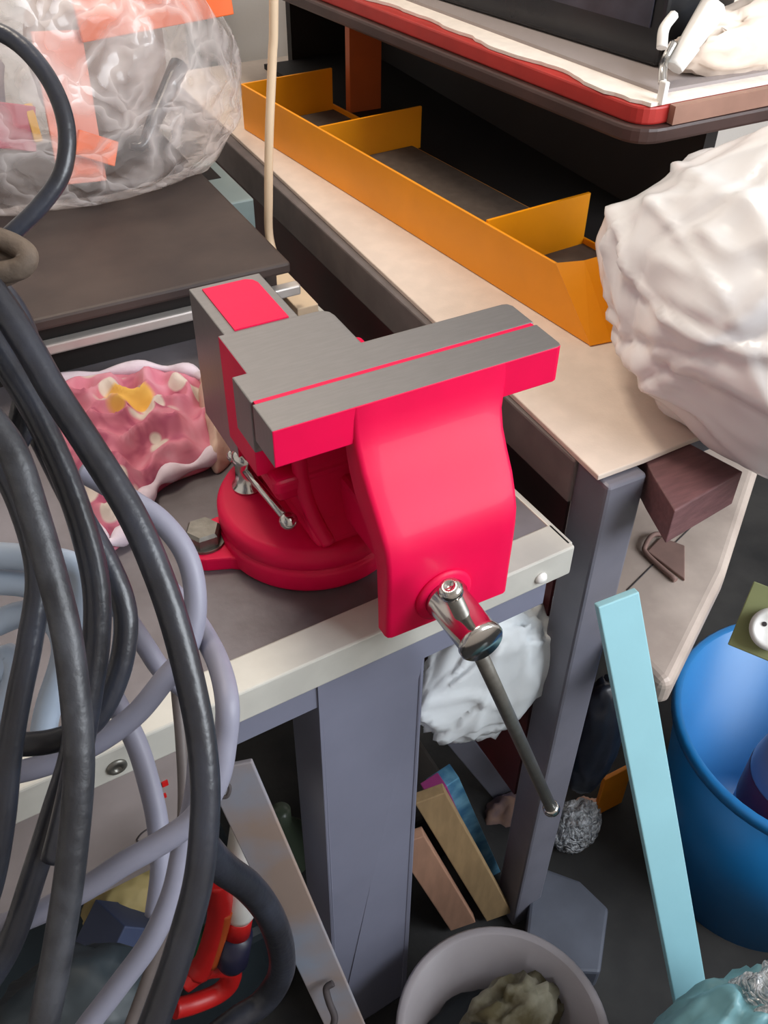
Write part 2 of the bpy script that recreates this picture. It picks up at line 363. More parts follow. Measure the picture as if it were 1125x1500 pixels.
# fixed body: lower skirt, slide housing, anvil, rear jaw
def ring(x0, x1, y0, y1, z): return [(x0, y0, z), (x1, y0, z), (x1, y1, z), (x0, y1, z)]
m = MB().loft([ring(0.036, 0.118, 0.026, 0.142, -0.133), ring(0.034, 0.112, 0.038, 0.13, -0.115), ring(0.033, 0.11, 0.048, 0.12, -0.075), ring(0.026, 0.12, 0.045, 0.125, -0.035)], smooth=False)
m.build('body_skirt', RED, vise, bevel=0.006, bseg=3)
m = MB().loft([ring(0.02, 0.132, 0.050, 0.17, -0.10), ring(0.0155, 0.140, 0.046, 0.185, -0.088), ring(0.0155, 0.140, 0.045, 0.19, -0.078)], smooth=False)
m.build('body', RED, vise, bevel=0.004, bseg=3)
STM = [RED, STEEL]
pl = [(0.0094, 0.0600), (0.0877, 0.0600), (0.0877, 0.1), (0.0865, 0.1055), (0.083, 0.109), (0.078, 0.11), (0.0094, 0.11)]
MB().prism(pl, -0.08, 0.0, 0, top=1).build('anvil_shoulder', STM, vise, bevel=0.0008)
an = MB().box(0.0137, 0.0661, 0.1085, 0.178, -0.105, -0.0006, fm={1: 1, 4: 1, 5: 1, 3: 1}).build('anvil', [RED, STEEL], vise, bevel=0.0008)
MB().prism([(0.0215, 0.1115), (0.0595, 0.1115), (0.0595, 0.164), (0.0575, 0.169), (0.053, 0.172), (0.0215, 0.172)], -0.001, 0.0004).build('painted_top', RED, an)
MB().prism([(0, D1 + 0.0018), (W, D1 + 0.0018), (W, D2 - 0.005), (W - 0.002, D2 - 0.001), (W - 0.006, D2), (0, D2)], -0.038, 0, 1).build('rear_jaw', STM, vise, bevel=0.001)
MB().box(0.002, W - 0.002, D1 - 0.0014, D1 + 0.002, -0.03, -0.0003).build('jaw_gap_paint', RED, vise)
# moving jaw
fj = MB().prism([(0, 0), (W - 0.004, 0), (W - 0.001, 0.001), (W, 0.004), (W, D1 - 0.0012), (0, D1 - 0.0012)], -H, 0, 0, top=1)
for i, f in enumerate(fj.f):
    if all(abs(fj.v[k][0]) < 1e-6 for k in f): fj.m[i] = 1
fj.build('front_jaw', STM, vise, bevel=0.0008)
# curved apron plate of the moving jaw: profile in y,z swept with a width per row
rows = [  # z, y_front, y_back, x0, x1
    (-0.0008, -0.0004, 0.012, 0.0500, 0.1590), (-0.012, -0.0012, 0.012, 0.0502, 0.1585), (-0.022, -0.0025, 0.012, 0.0505, 0.1575), (-0.030, -0.006, 0.011, 0.0505, 0.1545), (-0.040, -0.013, 0.008, 0.0500, 0.1520),
    (-0.050, -0.0225, 0.003, 0.0495, 0.1500), (-0.060, -0.033, -0.004, 0.0490, 0.1480), (-0.069, -0.0415, -0.014, 0.0485, 0.1455), (-0.078, -0.0470, -0.024, 0.0485, 0.1440), (-0.088, -0.0492, -0.031, 0.0485, 0.1430),
    (-0.100, -0.0500, -0.0355, 0.0485, 0.1425), (-0.130, -0.0500, -0.0375, 0.0485, 0.1420), (-0.1510, -0.0500, -0.0380, 0.0487, 0.1418)]
rings = []
for z_, yf, yb, x0, x1 in rows:
    r = 0.0035; rg = []
    rg += [(x0, yb, z_), (x0, yf + r, z_), (x0 + r * 0.3, yf + r * 0.3, z_), (x0 + r, yf, z_)]
    for k in range(1, 8): rg.append((x0 + r + (x1 - x0 - 2 * r) * k / 8, yf, z_))
    rg += [(x1 - r, yf, z_), (x1 - r * 0.3, yf + r * 0.3, z_), (x1, yf + r, z_), (x1, yb, z_)]
    rings.append(rg)
pm = MB().loft(rings, smooth=True)
pl_ = pm.build('jaw_apron', RED, vise)
ed = pl_.modifiers.new('edge', 'EDGE_SPLIT'); ed.split_angle = 0.9
MB().box(0.062, 0.130, -0.036, 0.06, -0.122, -0.088).build('slide_bar', RED, vise, bevel=0.004)
MB().tube([(0.0455, 0.030, -0.131), (0.040, 0.041, -0.112), (0.0365, 0.049, -0.085), (0.036, 0.052, -0.05)], 0.0055, 12).build('body_rib', RED, vise)
# screw head and handle
sx, sz = 0.0895, -0.128
MB().lathe((sx, -0.0495, sz), [(0.021, 0), (0.0205, 0.002), (0.018, 0.0035), (0.0, 0.0035)], 32, axis=(0, -1, 0)).build('screw_boss', RED, vise)
hd = MB().lathe((sx, -0.052, sz), [(0.0125, 0), (0.0150, 0.001), (0.0150, 0.004), (0.0138, 0.006), (0.0138, 0.040), (0.0152, 0.0415), (0.0152, 0.0445), (0.0138, 0.0465), (0.0, 0.0468)], 40, axis=(0, -1, 0)).build('screw_head', CHROME, vise)
a_, b_ = Vector((0.0752, -0.079, -0.091)), Vector((0.2005, -0.079, -0.426))
hh = MB().cyl(a_, b_, 0.0052, seg=18)
d_ = (b_ - a_).normalized()
hh.build('handle', BOLT, vise)
MB().lathe(a_ + d_ * 0.004, [(0.0052, 0), (0.0075, -0.002), (0.0078, -0.006), (0.006, -0.0085), (0.003, -0.009), (0.0025, -0.008), (0.0, -0.008)], 20, axis=d_).build('handle_knob', CHROME, hd)
MB().lathe(b_ - d_ * 0.003, [(0.0055, -0.002), (0.0072, 0.0), (0.0075, 0.005), (0.0055, 0.009), (0.0, 0.0095)], 20, axis=d_).build('handle_knob', CHROME, hd)

# ================================================================== FRAME TABLE beside the bench
ft = thing('frame_table', (0.45, 0.4, FZ), 'grey square tube frame table right of the workbench', 'table')
RZ = -0.125
MB().box(0.2465, 0.272, 0.02, 1.0, RZ - 0.042, RZ).build('side_rail', RAILB, ft, bevel=0.002)
MB().box(0.256, 0.259, 0.03, 1.0, -0.6, RZ - 0.04).build('gap_dark_sheet', mat('dark maroon sheet', (84, 22, 28), 0.6, col2=(44, 22, 22), scale=5), ft)  # added sheet, its dark colour keeps the gap between bench and rail dark
MB().box(0.2500, 0.287, -0.016, 0.022, FZ, RZ - 0.001).build('post', FGREY, ft, bevel=0.003)
MB().box(0.74, 0.78, -0.016, 0.022, FZ, RZ - 0.001).build('post', FGREY, ft, bevel=0.003)
MB().box(0.2500, 0.287, 0.96, 1.0, FZ, RZ - 0.043).build('post', FGREY, ft, bevel=0.003)
MB().box(0.74, 0.78, 0.96, 1.0, FZ, RZ - 0.043).build('post', FGREY, ft, bevel=0.003)
MB().box(0.74, 0.78, 0.022, 1.0, RZ - 0.042, RZ).build('side_rail', FGREY, ft, bevel=0.002)
MB().box(0.287, 0.74, 0.01, 0.03, RZ - 0.03, RZ).build('cross_rail', FGREY, ft, bevel=0.002)
MB().box(0.287, 0.74, 0.97, 1.0, RZ - 0.042, RZ).build('cross_rail', FGREY, ft, bevel=0.002)
# fibreboard lying on the frame
bp_ = [(0.247, -0.0065), (0.29, -0.0063), (0.335, -0.004), (0.645, 0.0), (0.645, 1.02), (0.262, 1.02), (0.2575, 0.6), (0.2535, 0.3), (0.250, 0.1)]
tag(MB().prism(bp_, RZ, RZ + 0.005).build('fibreboard', BOARD, bevel=0.001), 'tan fibreboard sheet with a ragged edge under the orange tray', 'board')
# maroon block under the board
mb_ = tag(MB().prism([(0.276, -0.058), (0.352, -0.047), (0.338, 0.006), (0.300, 0.0095), (0.2885, -0.02)], RZ - 0.033, RZ - 0.0008).build('wood_block', MAROON, bevel=0.0012), 'dark maroon wooden block sticking out under the fibreboard corner', 'block')
# dusty metal plate with raised handle, on a lower level of the frame
MB().box(0.287, 0.47, 0.03, 0.05, -0.36, -0.3325).build('support_arm', FGREY, ft, bevel=0.002)
dp = thing('machine_cover', (0.43, 0.05, -0.332), 'dusty beige sheet metal cover with a raised bracket and rounded edge', 'cover')
PZ0 = -0.3
MB().prism([(0.2885, -0.085), (0.2885, 0.18), (0.61, 0.18), (0.57, 0.092), (0.428, -0.010), (0.30, -0.085)], PZ0 - 0.032, PZ0).build('cover_shell', DUSTY, dp, bevel=0.013, bseg=4)
MB().prism([(0.3787, 0.0439), (0.4033, 0.0534), (0.4153, 0.0333), (0.3845, -0.0016)], PZ0, PZ0 + 0.003).build('bracket_plate', RUST, dp, bevel=0.001)
MB().tube([(0.3764, 0.0015, -0.2970), (0.3754, 0.0402, -0.2970), (0.3811, 0.0496, -0.2950), (0.3964, 0.0564, -0.2940), (0.4101, 0.0518, -0.2970)], 0.0024, 8).build('bracket', RUST, dp)
MB().tube([(0.3306, 0.0139, -0.2998), (0.4895, 0.0695, -0.2998)], 0.0007, 6, smooth_path=False).build('seam', MARK, dp)

# ================================================================== ORANGE TRAY
TA = 0.118; TX, TY = 0.351, 0.140
def TT(v):
    return (TX + v[0] * math.cos(TA * 0.55) - v[1] * math.sin(TA), TY + v[0] * math.sin(TA * 0.55) + v[1] * math.cos(TA), v[2])
tz = RZ + 0.0055
tr = thing('orange_tray', TT((0.065, 0.35, tz)), 'orange metal parts tray with dividers on the tan board', 'tray')
TL, TW, THh = 0.625, 0.128, 0.055
m = MB(); prof = [(0.0, tz), (0.055, tz + THh), (TL, tz + THh), (TL, tz)]
vs = [TT((0, y, z)) for y, z in prof] + [TT((0.003, y, z)) for y, z in prof]
m.add(vs, [(0, 1, 2, 3), (7, 6, 5, 4), (0, 4, 5, 1), (1, 5, 6, 2), (2, 6, 7, 3), (3, 7, 4, 0)]); m.build('side_wall', ORANGE, tr, bevel=0.0008)
prof2 = [(0.0, tz), (0.012, tz + 0.010), (TL, tz + 0.010), (TL, tz)]
m = MB(); vs = [TT((TW, y, z)) for y, z in prof2] + [TT((TW + 0.003, y, z)) for y, z in prof2]
m.add(vs, [(0, 1, 2, 3), (7, 6, 5, 4), (0, 4, 5, 1), (1, 5, 6, 2), (2, 6, 7, 3), (3, 7, 4, 0)]); m.build('side_wall', ORANGE, tr, bevel=0.0008)
# front: sloping lip with a folded bright corner
m = MB(); vs = [TT(v) for v in ((0.0, 0.0, tz), (0.02, -0.004, tz), (0.024, 0.046, tz + THh), (0.0, 0.055, tz + THh), (TW, -0.002, tz), (TW, 0.05, tz + THh * 0.92))]
m.add(vs, [(0, 1, 2, 3), (1, 4, 5, 2)]); m.build('front_lip', ORANGE, tr, solid=0.002)
MB().box(0.003, TW, TL - 0.003, TL, tz, tz + THh, T=TT).build('back_wall', ORANGE, tr)
MB().box(0.003, TW, 0.15, 0.153, tz, tz + THh + 0.002, T=TT).build('divider', ORANGE, tr)
MB().box(0.003, TW + 0.012, 0.445, 0.448, tz, tz + THh, T=TT).build('divider', ORANGE, tr)
MB().box(0.003, TW, 0.01, TL - 0.004, tz, tz + 0.004, T=TT).build('tray_floor', TRAYF, tr)
MB().box(0.003, TW, 0.153, 0.445, tz + 0.004, tz + 0.012, T=TT).build('rubber_mat', TRAYF, tr, bevel=0.002)
# ================================================================== SHELF over the tray
sh = thing('shelf', (0.55, 0.6, RZ + 0.005), 'dark shelf with red edging above the orange tray', 'shelf')
def rounded(poly, i, r, n=6):
    p = [Vector(q) for q in poly]; a, b, c = p[i - 1], p[i], p[(i + 1) % len(p)]
    u = (a - b).normalized(); v = (c - b).normalized(); out = []
    for k in range(n + 1):
        t = k / n; q0 = b + u * r; q1 = b + v * r
        out.append(tuple((1 - t) ** 2 * q0 + 2 * t * (1 - t) * b + t * t * q1))
    return [tuple(q) for q in poly[:i]] + out + [tuple(q) for q in poly[i + 1:]]
SP = [(0.300, 1.0), (0.412, 0.192), (0.78, 0.188), (0.78, 1.0)]
SZ0 = 0.024
MB().prism(rounded(SP, 1, 0.028), SZ0, SZ0 + 0.014).build('shelf_board', SHELFD, sh, bevel=0.003)
SP2 = [(0.307, 0.998), (0.418, 0.199), (0.775, 0.195), (0.775, 0.998)]
MB().prism(rounded(SP2, 1, 0.02), SZ0 + 0.014, SZ0 + 0.029).build('shelf_edging', SHELFR, sh, bevel=0.002)
MB().box(0.445, 0.776, 0.1915, 0.1985, SZ0 + 0.0145, SZ0 + 0.0295).build('front_edging', mat('brown edging', (150, 112, 96), 0.5, var=0.15), sh)
MB().box(0.56, 0.575, 0.26, 0.99, RZ + 0.005, SZ0).build('side_panel', DARK, sh)
MB().prism([(0.471, 0.26), (0.56, 0.26), (0.56, 0.975), (0.395, 0.975), (0.412, 0.76)], RZ + 0.005, RZ + 0.012).build('shade_panel', DARK, sh)  # dark sheet added over the pale board, stands in for shade under the shelf
MB().box(0.44, 0.56, 0.975, 0.99, RZ + 0.005, SZ0).build('back_panel', DARK, sh)
pp = TT((0.158, 0.60, 0))
MB().prism([(pp[0] - 0.022, pp[1] - 0.01), (pp[0] + 0.022, pp[1] - 0.012), (pp[0] + 0.022, pp[1] + 0.0), (pp[0] - 0.022, pp[1] + 0.002)], tz + 0.004, SZ0).build('upright', mat('orange brown paint', (196, 92, 30), 0.5, var=0.1), sh)
# ragged white cloth and grey sheet on the shelf
sz1 = SZ0 + 0.0295
lp_ = []
n = 90
for k in range(n + 1):
    t = k / n; x = 0.316 + (0.421 - 0.316) * t; y = 0.99 + (0.2 - 0.99) * t
    j = 0.011 * noise.noise(Vector((k * 0.16, 1.5, 0))) + 0.0025 * noise.noise(Vector((k * 1.3, 4, 0)))
    lp_.append((x + j + 0.006, y))
lp_ += [(0.77, 0.2), (0.77, 0.99)]
tag(MB().prism(lp_, sz1, sz1 + 0.003).build('shelf_cloth', LACE), 'white cloth with a ragged wavy edge lying on the shelf', 'cloth')
tag(MB().prism([(0.350, 0.985), (0.446, 0.215), (0.6, 0.213), (0.6, 0.985)], sz1 + 0.003, sz1 + 0.006).build('grey_sheet', GREYSHEET), 'flat grey sheet on the shelf under the black box', 'sheet')
bz = sz1 + 0.0065
bb = thing('black_box', (0.53, 0.45, bz), 'black glossy appliance standing on the shelf', 'appliance')
MB().prism([(0.482, 0.262), (0.58, 0.28), (0.522, 0.57), (0.424, 0.55)], bz, bz + 0.22).build('casing', BLACKG, bb, bevel=0.004)
MB().prism([(0.4775, 0.275), (0.4785, 0.275), (0.4285, 0.53), (0.4275, 0.53)], bz + 0.03, bz + 0.2).build('side_panel', mat('smoky panel', (70, 70, 82), 0.2, var=0.4, scale=18), bb)
sm = thing('smoky_case', (0.41, 0.66, bz), 'smoky grey plastic case behind the black appliance on the shelf', 'case')
MB().prism([(0.4245, 0.57), (0.50, 0.58), (0.47, 0.76), (0.385, 0.75)], bz, bz + 0.16).build('case_body', mat('smoky grey plastic', (132, 122, 126), 0.3, var=0.3, scale=18), sm, bevel=0.003)
MB().tube([(0.4235, 0.568, bz + 0.15), (0.4205, 0.566, bz + 0.08), (0.425, 0.556, bz + 0.02)], 0.003, 8).build('cord', CABLEK, sm)
tag(MB().box(0.372, 0.392, 0.61, 0.65, bz, bz + 0.06).build('wood_peg', WOOD1, bevel=0.001), 'small brown wooden peg standing on the shelf edge', 'peg')
# cream packet, clip and white tag at the shelf corner
m = crumple((0.575, 0.236, sz1 + 0.028), (0.095, 0.026, 0.032), 3, 0.35, 2.6, floor=sz1 + 0.0035, sub=4)
tag(m.build('cream_packet', CREAM), 'cream crumpled plastic packet on the shelf corner', 'packet')
cl = thing('clip', (0.46, 0.222, sz1 + 0.003), 'silver clip with white tags at the shelf corner', 'clip')
MB().tube([(0.447, 0.214, sz1 + 0.012), (0.452, 0.222, sz1 + 0.02), (0.462, 0.232, sz1 + 0.024), (0.472, 0.236, sz1 + 0.035)], 0.004, 10).build('clip_body', CHROME, cl)
MB().box(0.4335, 0.4385, 0.1965, 0.204, sz1 + 0.001, sz1 + 0.019).build('tag', WHITEP, cl, bevel=0.001)
MB().tube([(0.452, 0.228, sz1 + 0.035), (0.458, 0.236, sz1 + 0.047), (0.475, 0.246, sz1 + 0.053)], 0.0045, 8).build('tag', WHITEP, cl)
MB().tube([(0.468, 0.226, sz1 + 0.018), (0.485, 0.23, sz1 + 0.035), (0.51, 0.238, sz1 + 0.058)], lambda t: 0.008 + 0.004 * t, 8).build('tag', WHITEP, cl)
gr = tag(MB().box(0.585, 0.605, 0.205, 0.225, sz1 + 0.05, sz1 + 0.13).build('grey_bracket', FGREY, bevel=0.002), 'grey metal bracket standing behind the cream packet', 'bracket')

# ================================================================== WHITE BAG
def bagshape(p, n): return p
wbag = film_bag((0.455, 0.008, -0.030), (0.156, 0.162, 0.110), 14, 60, 60, 0.018, 1.6, floor=RZ + 0.0058, lo=0.93, hi=1.05, creases=16, camp=0.065)
tag(wbag.build('white_bag', BAGW), 'big stuffed white plastic bag on the frame table', 'bag')

# ================================================================== TEAL PLANK
def plank(p0, p1, wd, w, t, name, m, bevel=0.001, parent=None):
    p0, p1 = Vector(p0), Vector(p1); a = (p1 - p0).normalized(); wd = Vector(wd); wd = (wd - a * wd.dot(a)).normalized(); nn = a.cross(wd)
    vs = [p + wd * (sw * w / 2) + nn * (sn * t / 2) for p in (p0, p1) for sn in (-1, 1) for sw in (-1, 1)]
    m_ = MB().add(vs, [(0, 1, 3, 2), (4, 6, 7, 5), (0, 4, 5, 1), (2, 3, 7, 6), (0, 2, 6, 4), (1, 5, 7, 3)])
    return m_.build(name, m, parent, bevel=bevel)
p0 = Vector((0.2439, -0.0539, -0.2029)); p1 = Vector((0.2942, -0.1948, -0.5874)); ex = p1 + (p1 - p0).normalized() * 0.25
ex = p0 + (p1 - p0) * ((FZ + 0.008 - p0.z) / (p1.z - p0.z))
tag(plank(p0, ex, (1, -0.15, 0.25), 0.034, 0.008, 'plank', TEALP), 'pale teal painted plank leaning against the grey post', 'plank')

# ================================================================== BUCKETS
def bucket(name, c, r, hgt, m, label, hollow=0.9, rim=0.006, taper=0.8):
    t = thing(name, (c[0], c[1], FZ), label, 'bucket')
    h = c[2] - FZ
    MB().lathe((c[0], c[1], FZ), [(0.0, 0.002), (r * taper, 0.0), (r, h), (r - 0.003, h), (r * taper - 0.003, 0.006), (0.0, 0.006)], 56, closed=False).build('bucket_wall', m, t)
    MB().lathe((c[0], c[1], FZ), [(r, h - 0.012), (r + rim, h - 0.011), (r + rim, h - 0.001), (r + rim * 0.5, h + 0.002), (r - 0.003, h)], 56, closed=False).build('rim', m, t)
    return t
gc = Vector((0.1292, -0.1511, -0.6638)); bucket('bucket', gc, 0.098, 0.2, GREYB, 'grey bucket with dirty rags in it below the bench leg')
for k, (dx, dy, dz, rr, mm, lb) in enumerate(((0.03, 0.02, -0.055, (0.055, 0.035, 0.05), DIRT, 'dirty cream rag on the right in the grey bucket'), (-0.01, -0.015, -0.05, (0.045, 0.05, 0.04), mat('dark rag', (120, 118, 104), 0.85, col2=(60, 62, 50), scale=30, bump=0.2), 'dark stained rag on the left in the grey bucket'))):
    tag(crumple(gc + Vector((dx, dy, dz)), rr, 21 + k, 0.4, 2.2, sub=4).build('rag', mm), lb, 'rag')
tag(crumple(gc + Vector((0, 0, -0.11)), (0.082, 0.082, 0.045), 29, 0.12, 2.5, sub=4).build('rag', DTEAL), 'dark teal rag at the bottom of the grey bucket', 'rag')
bc = Vector((0.5718, -0.0832, -0.5372)); bucket('blue_bucket', bc, 0.15, 0.3, BLUEB, 'bright blue plastic bucket at the right holding a bottle', taper=0.82)
bt = thing('lavender_bottle', (bc.x, bc.y, FZ + 0.006), 'lavender grey bottle with crimson label in the blue bucket', 'bottle')
q = Vector((bc.x - 0.05, bc.y - 0.03, FZ + 0.008)); axis = Vector((0.02, 0.0, 1)).normalized()
hb = bc.z - FZ + 0.035
MB().lathe(q, [(0.0, 0.0), (0.05, 0.002), (0.054, 0.01), (0.054, hb * 0.8), (0.048, hb * 0.9), (0.03, hb * 0.98), (0.018, hb * 1.02), (0.018, hb * 1.08), (0.0, hb * 1.08)], 40, axis=axis).build('bottle_body', LAV, bt)
MB().lathe(q, [(0.0545, hb * 0.60), (0.0548, hb * 0.605), (0.0548, hb * 0.77), (0.0545, hb * 0.775)], 40, axis=axis, closed=False).build('label_band', CRIM, bt)
# white round socket on an olive card, above the blue bucket
sk = thing('wall_socket', (0.4301, -0.0670, -0.3261), 'white round socket with two holes on an olive card', 'socket')
c0 = Vector((0.4356, -0.0685, -0.3247)); ax = (Vector((-0.15, -0.41, 0.32)) - c0).normalized()
MB().lathe(c0, [(0.018, -0.004), (0.0195, 0.0), (0.0195, 0.007), (0.017, 0.010), (0.014, 0.0105), (0.013, 0.008), (0.0, 0.008)], 36, axis=ax).build('socket_ring', WHITEP, sk)
sd = ax.cross(Vector((0, 0, 1))).normalized(); su = sd.cross(ax)
for s_ in (-1, 1):
    MB().cyl(c0 + ax * 0.0075 + sd * 0.0075 * s_ + su * 0.002, c0 + ax * 0.0086 + sd * 0.0075 * s_ + su * 0.002, 0.0022, seg=12).build('hole', MARK, sk)
cc = c0 - ax * 0.007 - sd * 0.105
plank(cc + su * 0.035, cc - su * 0.028, sd, 0.27, 0.003, 'card', OLIVE, parent=sk)
se = c0 - ax * 0.016 - sd * 0.23
MB().box(se.x - 0.008, se.x + 0.008, se.y - 0.008, se.y + 0.008, FZ, se.z + 0.03).build('stand', FGREY, sk, bevel=0.001)
# teal sack at the lower right
tcp = Vector((0.2460, -0.2688, -0.4907))
def sackshape(p, n):
    return Vector((p.x, p.y, max(p.z, FZ)))
ts = thing('teal_sack', (tcp.x, tcp.y, FZ), 'teal plastic sack wrapped in clear film at lower right', 'sack')
crumple((tcp.x - 0.004, tcp.y - 0.02, FZ + 0.19), (0.098, 0.06, 0.215), 31, 0.14, 2.4, sub=5, floor=FZ + 0.001).build('sack_body', TEALBAG, ts)
crumple((tcp.x + 0.018, tcp.y - 0.035, FZ + 0.325), (0.05, 0.05, 0.10), 33, 0.2, 3.0, sub=5).build('clear_wrap', CLEAR2, ts)

# ================================================================== DARK BOARD, CLEAR BAG and what lies at the back left
dbd = thing('dark_board', (-0.05, 0.6, ZB), 'brown black flat case with aluminium front strip on the bench', 'case')
MB().prism([(-0.5, 0.366), (0.168, 0.366), (0.166, 0.80), (-0.5, 0.80)], -0.112, -0.1).build('lid', BOARDD, dbd, bevel=0.003)
MB().prism([(-0.5, 0.387), (0.150, 0.387), (0.150, 0.80), (-0.5, 0.80)], ZB + 0.0006, -0.112).build('case_body', DARK, dbd)
MB().box(-0.40, 0.181, 0.3745, 0.386, -0.142, -0.131).build('front_strip', ALU, dbd, bevel=0.002)
MB().box(0.150, 0.166, 0.40, 0.79, ZB + 0.0006, -0.112).build('side_strip', BOARDD, dbd)
tag(MB().box(0.176, 0.199, 0.375, 0.45, ZB, ZB + 0.012).build('cream_block', mat('cream block', (214, 190, 160), 0.7), bevel=0.001), 'small cream wooden block lying behind the vise anvil', 'block')
# contents of the clear bag
tag(plank((0.0598, 0.6000, 0.0733), (0.2150, 0.6000, 0.0817), (0, 0.1, 1), 0.05, 0.006, 'orange_folder', ORFOLD), 'bright orange folder in the upper part of the clear bag', 'folder')
tag(plank((0.0300, 0.5600, -0.0291), (0.0666, 0.5620, -0.0480), (0, 0.3, 1), 0.024, 0.005, 'orange_tag', ORFOLD), 'small orange tag near the front of the clear bag', 'tag')
tag(plank((0.0401, 0.6050, 0.0595), (0.0295, 0.5650, -0.0718), (1, 0.1, 0), 0.048, 0.004, 'salmon_card', SALMON), 'long salmon card below the orange folder in the clear bag', 'card')
tl = thing('black_tool', (0.0823, 0.5650, -0.0434), 'black angled tool handle inside the clear bag', 'tool')
MB().tube([(0.0823, 0.5650, -0.0434), (0.0963, 0.5650, -0.0444), (0.1170, 0.5800, -0.0250), (0.1602, 0.6200, 0.0095)], lambda t: 0.004 + 0.006 * t, 10, sub=4).build('handle', BLACKG, tl)
pb = thing('rose_box', (-0.0347, 0.5750, -0.0346), 'rose printed box with golden edge at left in the clear bag', 'box')
plank((-0.0348, 0.5750, -0.0299), (-0.0245, 0.5850, 0.0089), (1, 0, 0.1), 0.055, 0.012, 'carton', ROSE, parent=pb)
plank((-0.0038, 0.5720, -0.0275), (-0.0040, 0.5840, 0.0049), (1, 0, 0.1), 0.008, 0.012, 'gold_edge', GOLD, parent=pb)
tag(crumple((0.10, 0.72, 0.0), (0.075, 0.05, 0.09), 41, 0.15, 2.0, floor=-0.097, sub=4).build('beige_bundle', mat('beige bundle', (186, 168, 156), 0.7, col2=(140, 118, 104), scale=14, bump=0.2)), 'beige wrapped bundle inside the clear bag', 'bundle')
tag(crumple((-0.075, 0.73, 0.0), (0.075, 0.05, 0.09), 47, 0.15, 2.0, floor=-0.097, sub=4).build('lilac_bundle', mat('lilac bundle', (216, 206, 214), 0.7, var=0.1, bump=0.2)), 'pale lilac wrapped bundle at left in the clear bag', 'bundle')
cb = film_bag((0.035, 0.675, 0.03), (0.25, 0.158, 0.19), 5, 110, 70, 0.022, 3.2, floor=-0.0993, lo=0.9, hi=1.06, shape=lambda p, n: Vector((0.035 + (p.x - 0.035) * (1 - 0.42 * min(1, max(0, (p.z + 0.06) / 0.2))), p.y, p.z)))
tag(cb.build('clear_bag', CLEAR), 'crinkled clear plastic bag full of orange cards on the dark case', 'bag')
# white wire, teal bracket, green strip
tag(MB().tube([(0.262, 0.5, 0.9), (0.240, 0.5, 0.35), (0.2215, 0.5, 0.09), (0.2165, 0.5, 0.04), (0.206, 0.495, -0.03), (0.1995, 0.492, -0.09), (0.1965, 0.49, -0.135), (0.198, 0.47, ZB + 0.004)], 0.0045, 12).build('cream_wire', WIREW), 'cream coloured wire hanging down behind the bench', 'wire')
tb = thing('teal_bracket', (0.197, 0.6, ZB), 'light teal metal bracket with a hole behind the dark case', 'bracket')
MB().box(0.172, 0.212, 0.57, 0.70, ZB, -0.125).build('bracket_body', TEALM, tb, bevel=0.002)
MB().box(0.178, 0.20, 0.64, 0.68, -0.1255, -0.1245).build('hole', DARK, tb)
tag(MB().box(0.372, 0.402, 1.2, 1.26, FZ, 0.4).build('wall_strip', GRNST), 'green grey upright strip standing against the white wall', 'strip')
tag(MB().box(0.60, 0.68, 1.15, 1.27, FZ, 0.4).build('dark_cabinet', mat('grey dark cabinet', (110, 104, 100), 0.7, col2=(44, 34, 30), scale=5), bevel=0.01), 'dim grey cabinet far behind the hanging wire', 'cabinet')

# ================================================================== RAG on the bench
def rag_patch(c, out, puff, seed, name, m, parent, wr=0.017, rings_n=34):
    P = [Vector(p) for p in out]; n = len(P); pts = []
    for i in range(n):
        a, b, c1, d = P[i - 1], P[i], P[(i + 1) % n], P[(i + 2) % n]
        for k in range(10):
            t = k / 10; pts.append(0.5 * ((2 * b) + (c1 - a) * t + (2 * a - 5 * b + 4 * c1 - d) * t * t + (3 * b - a - 3 * c1 + d) * t ** 3))
    c = Vector(c); R_ = []
    for i in range(1, rings_n + 1):
        t = i / rings_n; rg = []
        for q in pts:
            p = c.lerp(q, t)
            w_ = noise.noise(Vector((p.x * 38, p.y * 30, seed))); w2 = noise.noise(Vector((p.x * 70, p.y * 55, seed + 5)))
            hgt = puff * (1 - t ** 3) + wr * (1 - abs(w_) * 2) * (1 - t ** 6) + wr * 0.35 * w2
            rg.append((p.x, p.y, ZB + 0.003 + max(0.0, hgt)))
        R_.append(rg)
    base = [[(p.x, p.y, ZB + 0.0005) for p in pts]]
    return MB().loft(R_ + base, 0, True, True).build(name, m, parent), pts
RAGP = bpy.data.materials.new('pink printed cotton'); RAGP.use_nodes = True
nt = RAGP.node_tree; N = nt.nodes; L = nt.links; b = N['Principled BSDF']; b.inputs['Roughness'].default_value = 0.85
tc = N.new('ShaderNodeTexCoord'); vo = N.new('ShaderNodeTexVoronoi'); vo.inputs['Scale'].default_value = 34; L.new(tc.outputs['Object'], vo.inputs['Vector'])
nz = N.new('ShaderNodeTexNoise'); nz.inputs['Scale'].default_value = 22; nz.inputs['Detail'].default_value = 2; nz.inputs['Distortion'].default_value = 1.5; L.new(tc.outputs['Object'], nz.inputs['Vector'])
cr = N.new('ShaderNodeValToRGB'); L.new(nz.outputs['Fac'], cr.inputs['Fac'])
E_ = cr.color_ramp.elements; E_[0].position = 0.36; E_[0].color = lin((172, 84, 112)); E_[1].position = 0.72; E_[1].color = lin((214, 148, 164)); e3 = E_.new(0.5); e3.color = lin((206, 122, 142))
cw = N.new('ShaderNodeValToRGB'); cw.color_ramp.elements[0].position = 0.33; cw.color_ramp.elements[0].color = (1, 1, 1, 1); cw.color_ramp.elements[1].position = 0.40; cw.color_ramp.elements[1].color = (0, 0, 0, 1)
L.new(vo.outputs['Distance'], cw.inputs['Fac'])
